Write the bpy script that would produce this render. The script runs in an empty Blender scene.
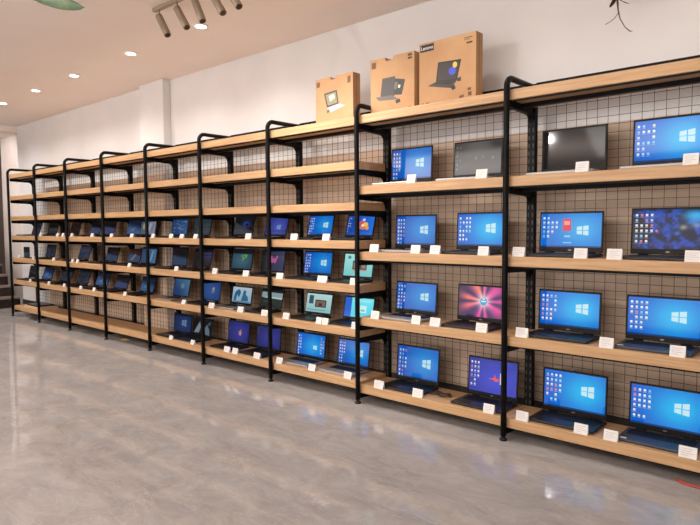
import bpy, bmesh, math, random
from mathutils import Vector, Matrix
random.seed(7)
COL = bpy.context.scene.collection
PI = math.pi

# ------------------------------------------------------------------ helpers
def lin(c):
    r = []
    for x in c[:3]:
        x /= 255.0
        r.append(x / 12.92 if x <= 0.04045 else ((x + 0.055) / 1.055) ** 2.4)
    return (r[0], r[1], r[2], 1.0)

def mat(name, rgb, rough=0.5, metal=0.0, emit=None, strength=1.0, spec=0.5):
    m = bpy.data.materials.new(name); m.use_nodes = True
    b = m.node_tree.nodes['Principled BSDF']
    b.inputs['Base Color'].default_value = lin(rgb)
    b.inputs['Roughness'].default_value = rough
    b.inputs['Metallic'].default_value = metal
    b.inputs['Specular IOR Level'].default_value = spec
    if emit:
        b.inputs['Emission Color'].default_value = lin(emit)
        b.inputs['Emission Strength'].default_value = strength
    return m

def nodes_of(m):
    return m.node_tree.nodes, m.node_tree.links, m.node_tree.nodes['Principled BSDF']

def noisy(name, c1, c2, scale=(1, 1, 1), nscale=8, detail=4, rough=0.5, lo=0.35, hi=0.65, bump=0.0, spec=0.5):
    m = mat(name, c1, rough, spec=spec)
    n, l, b = nodes_of(m)
    tc = n.new('ShaderNodeTexCoord'); mp = n.new('ShaderNodeMapping')
    mp.inputs['Scale'].default_value = scale
    no = n.new('ShaderNodeTexNoise'); no.inputs['Scale'].default_value = nscale; no.inputs['Detail'].default_value = detail
    rp = n.new('ShaderNodeValToRGB')
    rp.color_ramp.elements[0].position = lo; rp.color_ramp.elements[0].color = lin(c1)
    rp.color_ramp.elements[1].position = hi; rp.color_ramp.elements[1].color = lin(c2)
    geo = n.new('ShaderNodeNewGeometry')
    l.new(geo.outputs['Position'], mp.inputs['Vector'])
    l.new(mp.outputs['Vector'], no.inputs['Vector']); l.new(no.outputs['Fac'], rp.inputs['Fac'])
    l.new(rp.outputs['Color'], b.inputs['Base Color'])
    if bump:
        bp = n.new('ShaderNodeBump'); bp.inputs['Strength'].default_value = bump; bp.inputs['Distance'].default_value = 0.01
        l.new(no.outputs['Fac'], bp.inputs['Height']); l.new(bp.outputs['Normal'], b.inputs['Normal'])
    return m

def add_box(bm, lo, hi, mi=0, bev=0.0):
    x0, y0, z0 = lo; x1, y1, z1 = hi
    v = [bm.verts.new(p) for p in ((x0,y0,z0),(x1,y0,z0),(x1,y1,z0),(x0,y1,z0),(x0,y0,z1),(x1,y0,z1),(x1,y1,z1),(x0,y1,z1))]
    fs = [bm.faces.new([v[i] for i in q]) for q in ((0,3,2,1),(4,5,6,7),(0,1,5,4),(1,2,6,5),(2,3,7,6),(3,0,4,7))]
    for f in fs: f.material_index = mi
    if bev:
        es = list({e for f in fs for e in f.edges})
        r = bmesh.ops.bevel(bm, geom=es, offset=bev, segments=2, affect='EDGES', profile=0.5)
        for f in r['faces']: f.material_index = mi
    return fs

def add_tube(bm, pts, r, seg=10, mi=0, radii=None, cap=True):
    pts = [Vector(p) for p in pts]; rings = []
    up = None
    for i, p in enumerate(pts):
        if i == 0: d = pts[1] - pts[0]
        elif i == len(pts) - 1: d = pts[-1] - pts[-2]
        else: d = (pts[i+1] - p).normalized() + (p - pts[i-1]).normalized()
        d.normalize()
        if up is None:
            up = Vector((1, 0, 0)) if abs(d.x) < 0.9 else Vector((0, 0, 1))
        a = d.cross(up).normalized(); b = a.cross(d).normalized(); up = b
        rr = radii[i] if radii else r
        rings.append([bm.verts.new(p + rr * (math.cos(2*PI*k/seg) * a + math.sin(2*PI*k/seg) * b)) for k in range(seg)])
    for i in range(len(rings) - 1):
        for k in range(seg):
            f = bm.faces.new((rings[i][k], rings[i][(k+1) % seg], rings[i+1][(k+1) % seg], rings[i+1][k]))
            f.material_index = mi; f.smooth = True
    if cap:
        for ring, rev in ((rings[0], False), (rings[-1], True)):
            f = bm.faces.new(ring[::-1] if not rev else ring); f.material_index = mi

def add_poly(bm, pts, mi=0):
    f = bm.faces.new([bm.verts.new(p) for p in pts]); f.material_index = mi
    return f

def add_prism(bm, pts2, y0, y1, mi=0):
    """profile in XZ extruded from y0 to y1"""
    a = [bm.verts.new((x, y0, z)) for x, z in pts2]; b = [bm.verts.new((x, y1, z)) for x, z in pts2]
    n = len(a)
    bm.faces.new(a).material_index = mi; bm.faces.new(b[::-1]).material_index = mi
    for i in range(n):
        bm.faces.new((a[i], b[i], b[(i+1) % n], a[(i+1) % n])).material_index = mi

def obj(name, bm, m, parent=None, loc=None, fix=True):
    if fix: bmesh.ops.recalc_face_normals(bm, faces=bm.faces[:])
    me = bpy.data.meshes.new(name); bm.to_mesh(me); bm.free()
    for x in (m if isinstance(m, (list, tuple)) else [m]): me.materials.append(x)
    return link(name, me, parent, loc)

def link(name, me, parent=None, loc=None):
    o = bpy.data.objects.new(name, me); COL.objects.link(o)
    if parent is not None: o.parent = parent
    if loc is not None: o.location = loc
    return o

def tag(o, label, cat, group=None):
    n = len(label.split()); assert 4 <= n <= 16, (n, label)
    o['label'] = label; o['category'] = cat
    if group: o['group'] = group
    return o

def thing(name, label, cat, loc=(0, 0, 0), group=None):
    o = bpy.data.objects.new(name, None); COL.objects.link(o); o.location = loc
    o.empty_display_size = 0.1
    return tag(o, label, cat, group)

def struct(name, bm, m):
    o = obj(name, bm, m); o['kind'] = 'structure'; return o

# ------------------------------------------------------------------ materials
M_wall = noisy('wall_paint', (226, 223, 222), (232, 229, 228), nscale=2, rough=0.38, spec=0.35)
M_ceil = noisy('ceiling_paint', (240, 226, 217), (243, 230, 221), nscale=1.5, rough=0.7)
M_dark_wall = noisy('stairwell_paint', (122, 106, 98), (136, 120, 112), nscale=2, rough=0.7)
M_grey_wall = noisy('hall_paint', (214, 202, 196), (222, 210, 204), nscale=2, rough=0.7)
M_base = noisy('baseboard_tile', (58, 52, 50), (74, 66, 62), nscale=6, rough=0.35)
M_stair = noisy('dark_stair_stone', (40, 28, 24), (58, 42, 36), nscale=9, rough=0.3)
M_nose = noisy('pale_stair_nosing', (120, 108, 102), (140, 126, 118), nscale=9, rough=0.4)
M_black = mat('black_powder_coat', (10, 10, 11), 0.45, spec=0.16)
M_slot = mat('slot_grey', (70, 66, 62), 0.6)  # plain grey strips marking the rear post slots
M_wire = mat('black_mesh_wire', (26, 23, 22), 0.5)
M_foot = mat('black_rubber', (14, 14, 14), 0.7)

def wood_material(name='oak_board', ca=(184, 140, 96), cb=(219, 179, 134), sc=(1.1, 14, 26)):
    m = mat(name, ca, 0.45)
    n, l, b = nodes_of(m)
    geo = n.new('ShaderNodeNewGeometry'); mp = n.new('ShaderNodeMapping'); mp.inputs['Scale'].default_value = sc
    no = n.new('ShaderNodeTexNoise'); no.inputs['Scale'].default_value = 2.2; no.inputs['Detail'].default_value = 7; no.inputs['Roughness'].default_value = 0.62
    rp = n.new('ShaderNodeValToRGB')
    rp.color_ramp.elements[0].position = 0.3; rp.color_ramp.elements[0].color = lin(ca)
    rp.color_ramp.elements[1].position = 0.72; rp.color_ramp.elements[1].color = lin(cb)
    l.new(geo.outputs['Position'], mp.inputs['Vector']); l.new(mp.outputs['Vector'], no.inputs['Vector'])
    l.new(no.outputs['Fac'], rp.inputs['Fac']); l.new(rp.outputs['Color'], b.inputs['Base Color'])
    return m
M_wood = wood_material()

def floor_material():
    m = mat('polished_marble_tile', (170, 155, 146), 0.1)
    n, l, b = nodes_of(m)
    geo = n.new('ShaderNodeNewGeometry')
    # soft clouds
    mp = n.new('ShaderNodeMapping'); mp.inputs['Scale'].default_value = (1.0, 1.7, 1); mp.inputs['Rotation'].default_value = (0, 0, 0.5)
    n1 = n.new('ShaderNodeTexNoise'); n1.inputs['Scale'].default_value = 3.0; n1.inputs['Detail'].default_value = 12; n1.inputs['Roughness'].default_value = 0.76
    n1.inputs['Distortion'].default_value = 0.7
    rp = n.new('ShaderNodeValToRGB')
    rp.color_ramp.elements[0].position = 0.30; rp.color_ramp.elements[0].color = lin((155, 150, 148))
    rp.color_ramp.elements[1].position = 0.72; rp.color_ramp.elements[1].color = lin((190, 185, 183))
    l.new(geo.outputs['Position'], mp.inputs['Vector']); l.new(mp.outputs['Vector'], n1.inputs['Vector']); l.new(n1.outputs['Fac'], rp.inputs['Fac'])
    # thin pale veins
    def vein(rot, sc, w, seed):
        mp2 = n.new('ShaderNodeMapping'); mp2.inputs['Scale'].default_value = sc; mp2.inputs['Rotation'].default_value = (0, 0, rot); mp2.inputs['Location'].default_value = (seed, seed * 2, 0)
        n2 = n.new('ShaderNodeTexNoise'); n2.inputs['Scale'].default_value = 1.6; n2.inputs['Detail'].default_value = 6; n2.inputs['Roughness'].default_value = 0.6; n2.inputs['Distortion'].default_value = 1.1
        sb = n.new('ShaderNodeMath'); sb.operation = 'SUBTRACT'; sb.inputs[1].default_value = 0.5
        ab = n.new('ShaderNodeMath'); ab.operation = 'ABSOLUTE'
        mr = n.new('ShaderNodeMapRange'); mr.inputs['From Min'].default_value = 0.0; mr.inputs['From Max'].default_value = w
        mr.inputs['To Min'].default_value = 1.0; mr.inputs['To Max'].default_value = 0.0
        l.new(geo.outputs['Position'], mp2.inputs['Vector']); l.new(mp2.outputs['Vector'], n2.inputs['Vector'])
        l.new(n2.outputs['Fac'], sb.inputs[0]); l.new(sb.outputs[0], ab.inputs[0]); l.new(ab.outputs[0], mr.inputs['Value'])
        return mr.outputs['Result']
    v1 = vein(-0.55, (0.7, 3.0, 1), 0.006, 3.1); v2 = vein(-0.95, (0.7, 2.4, 1), 0.005, 9.7)
    mx = n.new('ShaderNodeMath'); mx.operation = 'MAXIMUM'; l.new(v1, mx.inputs[0]); l.new(v2, mx.inputs[1])
    ms = n.new('ShaderNodeMath'); ms.operation = 'MULTIPLY'; ms.inputs[1].default_value = 0.42; l.new(mx.outputs[0], ms.inputs[0])
    c1 = n.new('ShaderNodeMix'); c1.data_type = 'RGBA'; c1.inputs[7].default_value = lin((214, 202, 192))
    l.new(ms.outputs[0], c1.inputs[0]); l.new(rp.outputs['Color'], c1.inputs[6])
    # tile joints
    bk = n.new('ShaderNodeTexBrick'); bk.offset = 0.0; bk.inputs['Scale'].default_value = 1.0
    bk.inputs['Brick Width'].default_value = 0.8; bk.inputs['Row Height'].default_value = 0.8; bk.inputs['Mortar Size'].default_value = 0.0022
    bk.inputs['Mortar Smooth'].default_value = 0.2
    bk.inputs['Color1'].default_value = (1, 1, 1, 1); bk.inputs['Color2'].default_value = (0.985, 0.982, 0.98, 1); bk.inputs['Mortar'].default_value = (0.88, 0.87, 0.86, 1)
    l.new(geo.outputs['Position'], bk.inputs['Vector'])
    c2 = n.new('ShaderNodeMix'); c2.data_type = 'RGBA'; c2.blend_type = 'MULTIPLY'; c2.inputs[0].default_value = 1.0
    l.new(c1.outputs[2], c2.inputs[6]); l.new(bk.outputs['Color'], c2.inputs[7])
    l.new(c2.outputs[2], b.inputs['Base Color'])
    b.inputs['Roughness'].default_value = 0.06; b.inputs['Specular IOR Level'].default_value = 0.34
    return m
M_floor = floor_material()

def screen_material():
    m = mat('lcd_screen', (4, 4, 5), 0.06, spec=0.3)
    n, l, b = nodes_of(m)
    at = n.new('ShaderNodeAttribute'); at.attribute_name = 'Col'
    l.new(at.outputs['Color'], b.inputs['Emission Color']); b.inputs['Emission Strength'].default_value = 1.0
    return m
M_screen = screen_material()
M_lid = mat('black_plastic_bezel', (11, 11, 12), 0.4, spec=0.25)
BASE = {'black': mat('black_laptop_shell', (24, 24, 27), 0.4), 'silver': mat('silver_laptop_shell', (176, 170, 166), 0.35, 0.4),
        'grey': mat('slate_laptop_shell', (70, 76, 88), 0.35, 0.4)}
M_key = mat('black_keys', (12, 12, 13), 0.5)
M_pad = {'black': mat('dark_touchpad', (34, 34, 38), 0.3), 'silver': mat('pale_touchpad', (150, 146, 143), 0.3), 'grey': mat('slate_touchpad', (58, 62, 72), 0.3)}
M_badge = mat('grey_badge', (120, 120, 124), 0.3, 0.8)
M_card = mat('white_card', (240, 236, 232), 0.6)
M_print = mat('grey_print', (206, 201, 198), 0.7)
M_carton = noisy('carton_board', (180, 138, 98), (190, 148, 106), nscale=5, rough=0.75)
M_ink = mat('dark_print', (58, 50, 46), 0.6)
M_ink2 = mat('brown_print', (112, 80, 52), 0.7)
M_white = mat('white_print', (235, 232, 228), 0.6)
M_lamp = mat('champagne_lamp_shell', (160, 143, 124), 0.4, 0.3)
M_ring = mat('white_lamp_ring', (240, 236, 230), 0.4)
M_lens = mat('dark_lamp_lens', (60, 54, 48), 0.2)
M_glow = mat('lamp_glow', (255, 250, 240), 0.5, emit=(255, 246, 232), strength=14)

# ------------------------------------------------------------------ layout (metres)
XS = [0, 1, 2, 3, 4, 5, 6, 7, 8.2018, 9.4036]          # frame positions along the wall
Z7 = [2.163, 1.833, 1.526, 1.235, 0.899, 0.561, 0.163]
Z5 = [2.167, 1.644, 1.154, 0.659, 0.140]
TH = 0.062
WALL = 0.48
CEIL = 3.05
def levels(b): return Z7 if b < 7 else Z5
BAYS = ['leftmost bay', 'second bay from left', 'third bay from left', 'fourth bay from left', 'middle bay', 'fourth bay from right', 'third bay from right', 'second bay from right', 'rightmost bay']
def shelf_name(b, lev):
    up = len(levels(b)) - 1 - lev
    return ['bottom shelf', 'second shelf up', 'third shelf up', 'fourth shelf up'][up]

# ------------------------------------------------------------------ room
bm = bmesh.new(); add_box(bm, (-4.2, -7.6, -0.1), (13, 2.4, 0)); struct('floor', bm, M_floor)
bm = bmesh.new(); add_box(bm, (-4.2, -7.6, CEIL), (13, 2.4, CEIL + 0.1)); struct('ceiling', bm, M_ceil)
bm = bmesh.new(); add_box(bm, (-0.98, WALL, 0), (13, WALL + 0.16, CEIL)); struct('wall_shelving', bm, M_wall)
bm = bmesh.new(); add_box(bm, (3.2, WALL - 0.10, 0), (3.72, WALL, CEIL), bev=0.006); struct('trim_1', bm, M_wall)
bm = bmesh.new()
add_box(bm, (-0.98, WALL - 0.012, 0), (3.2, WALL, 0.14)); add_box(bm, (3.2, WALL - 0.112, 0), (3.72, WALL - 0.1, 0.14)); add_box(bm, (3.72, WALL - 0.012, 0), (13, WALL, 0.14))
struct('baseboard_shelving', bm, M_base)
M_panel = wood_material('backing_panel', (214, 184, 156), (232, 208, 184), (0.5, 3, 9))
bm = bmesh.new()
add_box(bm, (0.16, WALL - 0.009, 0.14), (3.2, WALL, 1.978)); add_box(bm, (3.2, WALL - 0.109, 0.14), (3.72, WALL - 0.1, 1.978)); add_box(bm, (3.72, WALL - 0.009, 0.14), (13, WALL, 1.978))
struct('trim_3', bm, M_panel)
bm = bmesh.new(); add_box(bm, (-2.72, 0.8, 0), (-0.98, 0.95, CEIL)); struct('wall_hall', bm, M_grey_wall)
bm = bmesh.new(); add_box(bm, (-4.2, -7.6, 0), (-4.05, 2.4, CEIL)); struct('wall_left', bm, M_dark_wall)
bm = bmesh.new(); add_box(bm, (-4.05, 2.25, 0), (-0.98, 2.4, CEIL)); struct('wall_stairwell', bm, M_dark_wall)
bm = bmesh.new(); add_box(bm, (13, -7.6, 0), (13.15, WALL + 0.16, CEIL)); struct('wall_right', bm, M_wall)
bm = bmesh.new(); add_box(bm, (-4.05, -7.75, 0), (13, -7.6, CEIL)); struct('wall_back', bm, M_wall)

bm = bmesh.new(); add_box(bm, (-1.16, -7.6, 2.95), (-0.985, WALL, CEIL)); struct('trim_2', bm, M_ceil)
st = thing('staircase', 'dark stone staircase rising beyond the left end of the shelving wall', 'staircase', (-1.06, 0, 0))
for k in range(9):
    bm = bmesh.new(); add_box(bm, (-0.27 * (k + 1) , -0.9, 0.0 if k == 0 else 0.0), (-0.27 * k, 0.46, 0.177 * (k + 1) - 0.03)); s = obj('step', bm, M_stair, st)
    bm = bmesh.new(); add_box(bm, (-0.27 * (k + 1), -0.9, 0.177 * (k + 1) - 0.03), (-0.27 * k + 0.015, 0.46, 0.177 * (k + 1))); obj('tread', bm, M_nose, s)

# ------------------------------------------------------------------ shelving units
def bend_post(bm):
    pts = [(0, -0.022, 0.03), (0, -0.022, 1.0)]
    r = 0.06; zc = 2.24 - r
    for k in range(0, 8):
        a = PI/2 * k / 7
        pts.append((0, -0.022 + r - r * math.cos(a), zc + r * math.sin(a)))
    pts += [(0, 0.335, 2.24)]
    add_tube(bm, pts, 0.0185, 12)
ME = {}
def cached(key, build, mats):
    if key not in ME:
        bm = bmesh.new(); build(bm); bmesh.ops.recalc_face_normals(bm, faces=bm.faces[:])
        me = bpy.data.meshes.new(key); bm.to_mesh(me); bm.free()
        for m in mats: me.materials.append(m)
        ME[key] = me
    return ME[key]
def foot_b(bm):
    add_tube(bm, [(0, -0.022, 0), (0, -0.022, 0.012), (0, -0.022, 0.013), (0, -0.022, 0.03)], 0.02, 12, radii=[0.024, 0.024, 0.012, 0.012])
def rear_b(bm):
    add_box(bm, (-0.0275, 0.327, 0), (0.0275, 0.367, 2.257), bev=0.003)
    z = 0.1
    while z < 2.2:
        for sx in (-1, 1):
            add_box(bm, (sx * 0.014 - 0.004, 0.3264, z), (sx * 0.014 + 0.004, 0.3275, z + 0.026), 1)
        z += 0.05
def bracket_b(bm):
    # arm below the board, with a curved gusset at the rear post
    prof = [(0.003, 0.014), (0.326, 0.014), (0.326, -0.085)]
    for k in range(0, 7):
        a = PI/2 * k / 6
        prof.append((0.266 + 0.05 * math.cos(a), -0.085 + 0.05 * math.sin(a)))
    prof += [(0.003, -0.026)]
    a = [bm.verts.new((-0.006, y, z)) for y, z in prof]; b = [bm.verts.new((0.006, y, z)) for y, z in prof]
    bm.faces.new(a); bm.faces.new(b[::-1])
    for i in range(len(a)): bm.faces.new((a[i], b[i], b[(i+1) % len(a)], a[(i+1) % len(a)]))
def mesh_b(w):
    def f(bm):
        r = 0.0012
        nx = int(w / 0.0615); 
        for i in range(nx + 1):
            x = w * i / nx
            add_box(bm, (x - r, 0.352 - r, 0.09), (x + r, 0.352 + r, 2.232))
        z = 0.09
        while z < 2.233:
            add_box(bm, (0, 0.352 - 3*r, z - r), (w, 0.352 - r, z + r)); z += 0.0502
    return f

def frame(parent, x):
    p = link('front_post', cached('front_post', bend_post, [M_black]), parent, (x, 0, 0))
    link('foot', cached('post_foot', foot_b, [M_foot]), p)
    link('rear_post', cached('rear_post', rear_b, [M_black, M_slot]), parent, (x, 0, 0))

ulabels = ['narrow seven-shelf oak and black steel bay, ' + s for s in ('leftmost of the row, beside the stairs', 'second from the left end', 'third from the left end', 'fourth from the left end', 'middle of the row of nine', 'fourth from the right end', 'third from right, under the smallest carton')] + \
          ['wide five-shelf oak and black steel bay carrying two cartons', 'wide five-shelf oak and black steel bay, rightmost, no cartons on top']
for b in range(9):
    w = XS[b+1] - XS[b]
    u = thing('shelving_unit', ulabels[b], 'shelving', (XS[b], 0, 0), 'oak and black steel shelving bays along the wall')
    frame(u, 0.0)
    if b == 8: frame(u, w)
    for z in levels(b):
        bm = bmesh.new(); add_box(bm, (0.0015, 0, -TH), (w - 0.0015, 0.325, 0), bev=0.003)
        s = obj('shelf', bm, M_wood, u, (0, 0, z))
        bm = bmesh.new(); add_box(bm, (0.016, 0.15, -TH - 0.026), (w - 0.016, 0.18, -TH - 0.0005)); obj('support_bar', bm, M_black, s)
        bm = bmesh.new(); add_box(bm, (0.026, 0.012, -TH - 0.010), (w - 0.026, 0.024, -TH - 0.0005)); obj('shade_strip', bm, M_black, s)  # black strip standing in for the thin shadow under the board front
        for x in (0.008, w - 0.008):
            link('bracket', cached('bracket', bracket_b, [M_black]), s, (x, 0, -TH - 0.0145))
    bm = bmesh.new(); mesh_b(w - 0.058)(bm); obj('mesh_panel', bm, M_wire, u, (0.029, 0, 0))
    bm = bmesh.new(); add_box(bm, (0.029, 0.33, 2.236), (w - 0.029, 0.362, 2.262)); obj('top_rail', bm, M_black, u)

# ------------------------------------------------------------------ screens
def mix(a, b, t):
    t = max(0.0, min(1.0, t)); return tuple(a[i] * (1 - t) + b[i] * t for i in range(3))
def sm(a, b, x):
    t = max(0.0, min(1.0, (x - a) / (b - a))); return t * t * (3 - 2 * t)
def glow(u, v, cu, cv, ru, rv): return math.exp(-(((u - cu) / ru) ** 2 + ((v - cv) / rv) ** 2))
def hsh(i, j, s=0):
    return (math.sin(i * 127.1 + j * 311.7 + s * 74.7) * 43758.5453) % 1.0
def vnoise(u, v, s=0):
    i, j = int(u), int(v); fu, fv = u - i, v - j
    fu = fu*fu*(3-2*fu); fv = fv*fv*(3-2*fv)
    return (hsh(i,j,s)*(1-fu)+hsh(i+1,j,s)*fu)*(1-fv) + (hsh(i,j+1,s)*(1-fu)+hsh(i+1,j+1,s)*fu)*fv

def win_bg(edge, mid, cu=0.68, cv=0.52):
    return lambda u, v: mix(edge, mid, 0.95 * glow(u, v, cu, cv, 0.42, 0.55))
def logo(cu=0.72, cv=0.55, s=0.205, col=(190, 228, 238)):
    r = []; g = 0.012
    sx = s; sy = s * 1.55
    # four panes in slight perspective, right side taller
    for (a0, a1) in ((-0.5, -0.04), (0.04, 0.5)):
        for (b0, b1) in ((-0.5, -0.03), (0.03, 0.5)):
            f0 = 0.7 + 0.3 * (a0 + 0.5); f1 = 0.7 + 0.3 * (a1 + 0.5)
            r.append(([(cu + a0*sx, cv + b0*sy*f0), (cu + a1*sx, cv + b0*sy*f1), (cu + a1*sx, cv + b1*sy*f1), (cu + a0*sx, cv + b1*sy*f0)], col))
    return r
ICON = [(235, 240, 245), (220, 230, 240), (150, 200, 240), (240, 226, 190), (228, 120, 130), (200, 226, 216), (240, 240, 240), (120, 190, 240), (225, 236, 246), (170, 214, 244), (236, 240, 248)]
def icons(cols=4, rows=6, seed=1, dim=1.0, u0=0.035, du=0.072, v0=0.90, dv=0.135, right=False):
    r = []; rnd = random.Random(seed)
    for i in range(cols):
        n = rows if i < cols - 1 else rows - 2
        for j in range(n):
            if rnd.random() < 0.08: continue
            u = u0 + du * i; v = v0 - dv * j
            c = rnd.choice(ICON); c = tuple(k * dim for k in c)
            r.append((rect(u, v - 0.055, u + 0.034, v), c))
            r.append((rect(u - 0.006, v - 0.085, u + 0.040, v - 0.072), tuple(k * dim * 0.75 for k in (220, 228, 240))))
    return r
def rect(u0, v0, u1, v1): return [(u0, v0), (u1, v0), (u1, v1), (u0, v1)]
def ell(cu, cv, ru, rv, n=12): return [(cu + ru * math.cos(2*PI*k/n), cv + rv * math.sin(2*PI*k/n)) for k in range(n)]
BAR = [(rect(0, 0, 1, 0.045), (16, 60, 120))]

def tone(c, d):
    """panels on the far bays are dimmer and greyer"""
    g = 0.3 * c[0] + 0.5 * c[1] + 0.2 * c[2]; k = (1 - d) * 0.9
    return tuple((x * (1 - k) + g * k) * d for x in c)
def screen_art(kind, seed):
    """returns colour function (u right, v up) and a list of flat shapes"""
    rnd = random.Random(seed)
    if kind == 'win':       # bright blue desktop
        return win_bg((2, 90, 200), (20, 186, 238)), BAR + logo() + icons(4, 6, seed)
    if kind == 'windeep':
        return win_bg((10, 76, 178), (30, 142, 214)), BAR + logo(0.72, 0.52, 0.2, (176, 216, 226)) + icons(3, 7, seed, 0.9)
    if kind == 'winred':
        return win_bg((10, 104, 205), (60, 170, 230)), BAR + logo(0.70, 0.5, 0.19) + icons(4, 5, seed) + [(rect(0.37, 0.48, 0.51, 0.84), (214, 66, 84)), (rect(0.39, 0.66, 0.49, 0.78), (240, 150, 150)), (rect(0.40, 0.3, 0.5, 0.35), (140, 200, 235)), (rect(0.38, 0.12, 0.52, 0.15), (140, 200, 235))]
    if kind == 'winside':   # desktop with icons on both sides
        return win_bg((12, 82, 190), (40, 160, 226), 0.6, 0.45), BAR + logo(0.66, 0.42, 0.13) + icons(2, 7, seed, 0.95) + icons(2, 6, seed + 9, 0.9, 0.86)
    if kind == 'purplewin':
        return win_bg((44, 50, 150), (78, 96, 205), 0.6, 0.45), logo(0.62, 0.42, 0.18, (120, 170, 235))
    if kind == 'off':  # switched-off panel; a dull room reflection is painted in as glow
        return (lambda u, v: mix((24, 20, 18), (58, 50, 46), 0.8 * glow(u, v, 0.6, 0.5, 0.6, 0.6))), []
    if kind == 'dim':
        return (lambda u, v: mix((46, 43, 42), (84, 80, 78), glow(u, v, 0.5, 0.9, 0.4, 0.4))), icons(2, 6, seed, 0.42) + [(ell(0.47, 0.5, 0.03, 0.06), (104, 96, 66)), (ell(0.62, 0.52, 0.03, 0.05), (92, 86, 70)), (ell(0.83, 0.48, 0.03, 0.05), (104, 94, 76))]
    if kind == 'collage':
        def f(u, v):
            n1 = vnoise(u * 10 + 3, v * 7 + 1, 2); n2 = vnoise(u * 30, v * 18, 5)
            c = mix((8, 16, 48), (24, 72, 178), sm(0.4, 0.8, n1 * 0.6 + n2 * 0.4))
            c = mix(c, (40, 170, 226), glow(u, v, 0.85, 0.84, 0.16, 0.16))
            c = mix(c, (190, 176, 150), 0.8 * glow(u, v, 0.70, 0.55, 0.06, 0.07))
            c = mix(c, (150, 160, 190), 0.7 * glow(u, v, 0.87, 0.6, 0.08, 0.08))
            c = mix(c, (60, 120, 230), 0.8 * glow(u, v, 0.62, 0.4, 0.05, 0.06)); c = mix(c, (70, 140, 235), 0.7 * glow(u, v, 0.95, 0.27, 0.05, 0.06))
            return mix(c, (40, 60, 160), 0.7 * glow(u, v, 0.55, 0.13, 0.4, 0.06))
        return f, icons(4, 6, seed, 0.95) + [(ell(0.34, 0.46, 0.02, 0.035), (220, 100, 110))]
    if kind == 'burst':
        def f(u, v):
            du, dv = (u - 0.55) * 1.6, v - 0.52
            a = math.atan2(dv, du); r = math.hypot(du, dv)
            ray = 0.5 + 0.5 * math.sin(a * 9 + 1.0 + 1.3 * math.sin(a * 4))
            c = mix((60, 26, 84), (224, 66, 150), ray)
            c = mix(c, (240, 140, 84), 0.8 * sm(0.55, 1.0, 0.5 + 0.5 * math.cos(a - 2.6)) * ray)
            c = mix(c, (255, 226, 232), math.exp(-(r / 0.24) ** 2))
            return mix(c, (44, 22, 66), 0.75 * sm(0.5, 1.0, r))
        return f, [(ell(0.55, 0.52, 0.075, 0.13, 16), (64, 160, 196)), (rect(0.50, 0.50, 0.60, 0.54), (210, 236, 240)), (ell(0.55, 0.60, 0.035, 0.035), (170, 220, 230))]
    if kind == 'flower':
        return (lambda u, v: mix((34, 42, 140), (62, 72, 196), glow(u, v, 0.6, 0.4, 0.6, 0.6))), icons(3, 6, seed, 0.9) + \
            [([(0.42, 0.44), (0.52, 0.46), (0.56, 0.58), (0.57, 0.46), (0.64, 0.47), (0.64, 0.40), (0.57, 0.36), (0.52, 0.41)], (226, 84, 78)), (rect(0.66, 0.30, 0.685, 0.64), (226, 226, 232))]
    if kind == 'bloom':
        return (lambda u, v: mix((22, 30, 96), (58, 62, 168), glow(u, v, 0.55, 0.5, 0.6, 0.7))), icons(1, 5, seed, 0.5) + \
            [([(0.52, 0.34), (0.60, 0.36), (0.66, 0.50), (0.62, 0.66), (0.56, 0.58), (0.50, 0.52)], (196, 112, 140)), (ell(0.59, 0.42, 0.045, 0.09), (232, 164, 132))]
    if kind == 'game':
        return (lambda u, v: mix((14, 60, 150), (36, 112, 214), u)), icons(2, 6, seed, 0.8) + \
            [(ell(0.62, 0.40, 0.14, 0.12), (216, 116, 84)), (ell(0.54, 0.60, 0.09, 0.14), (206, 84, 90)), (ell(0.70, 0.54, 0.10, 0.12), (232, 182, 88)), (ell(0.62, 0.78, 0.06, 0.08), (210, 190, 236)), (ell(0.78, 0.36, 0.06, 0.1), (236, 150, 60)), (ell(0.6, 0.5, 0.05, 0.07), (236, 226, 210))]
    if kind == 'neon':
        return (lambda u, v: mix((44, 48, 58), (66, 72, 118), u)), [([(0.40, 0.74), (0.46, 0.74), (0.50, 0.52), (0.55, 0.70), (0.60, 0.52), (0.66, 0.76), (0.73, 0.76), (0.64, 0.38), (0.57, 0.38), (0.54, 0.5), (0.51, 0.38), (0.45, 0.38)], (216, 92, 168)), (rect(0, 0, 0.16, 1), (28, 28, 32))]
    if kind == 'green':
        return (lambda u, v: mix((36, 66, 84), (62, 108, 128), glow(u, v, 0.5, 0.4, 0.6, 0.5))), [([(0.44, 0.70), (0.66, 0.78), (0.78, 0.72), (0.72, 0.58), (0.60, 0.52), (0.56, 0.40), (0.50, 0.44), (0.52, 0.58)], (98, 178, 86)), (ell(0.60, 0.66, 0.06, 0.05), (60, 120, 70)), (rect(0, 0.8, 1, 1), (22, 26, 32))]
    if kind == 'mint':
        return (lambda u, v: mix((120, 196, 196), (160, 222, 216), v)), [(rect(0.30, 0.30, 0.80, 0.70), (60, 70, 72)), (rect(0.34, 0.36, 0.76, 0.62), (150, 128, 108)), (rect(0.42, 0.36, 0.62, 0.56), (58, 74, 80)), (rect(0.30, 0.24, 0.82, 0.29), (206, 120, 110)), (ell(0.17, 0.84, 0.06, 0.08), (80, 130, 140))]
    if kind == 'palewin':
        return (lambda u, v: mix((136, 184, 186), (176, 208, 206), v)), [(rect(0.36, 0.28, 0.80, 0.68), (58, 48, 46)), (rect(0.40, 0.34, 0.76, 0.62), (128, 96, 84)), (rect(0.50, 0.36, 0.64, 0.5), (60, 50, 52)), (rect(0.10, 0.44, 0.28, 0.90), (60, 76, 96)), (rect(0.05, 0.1, 0.8, 0.14), (100, 132, 140))]
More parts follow.
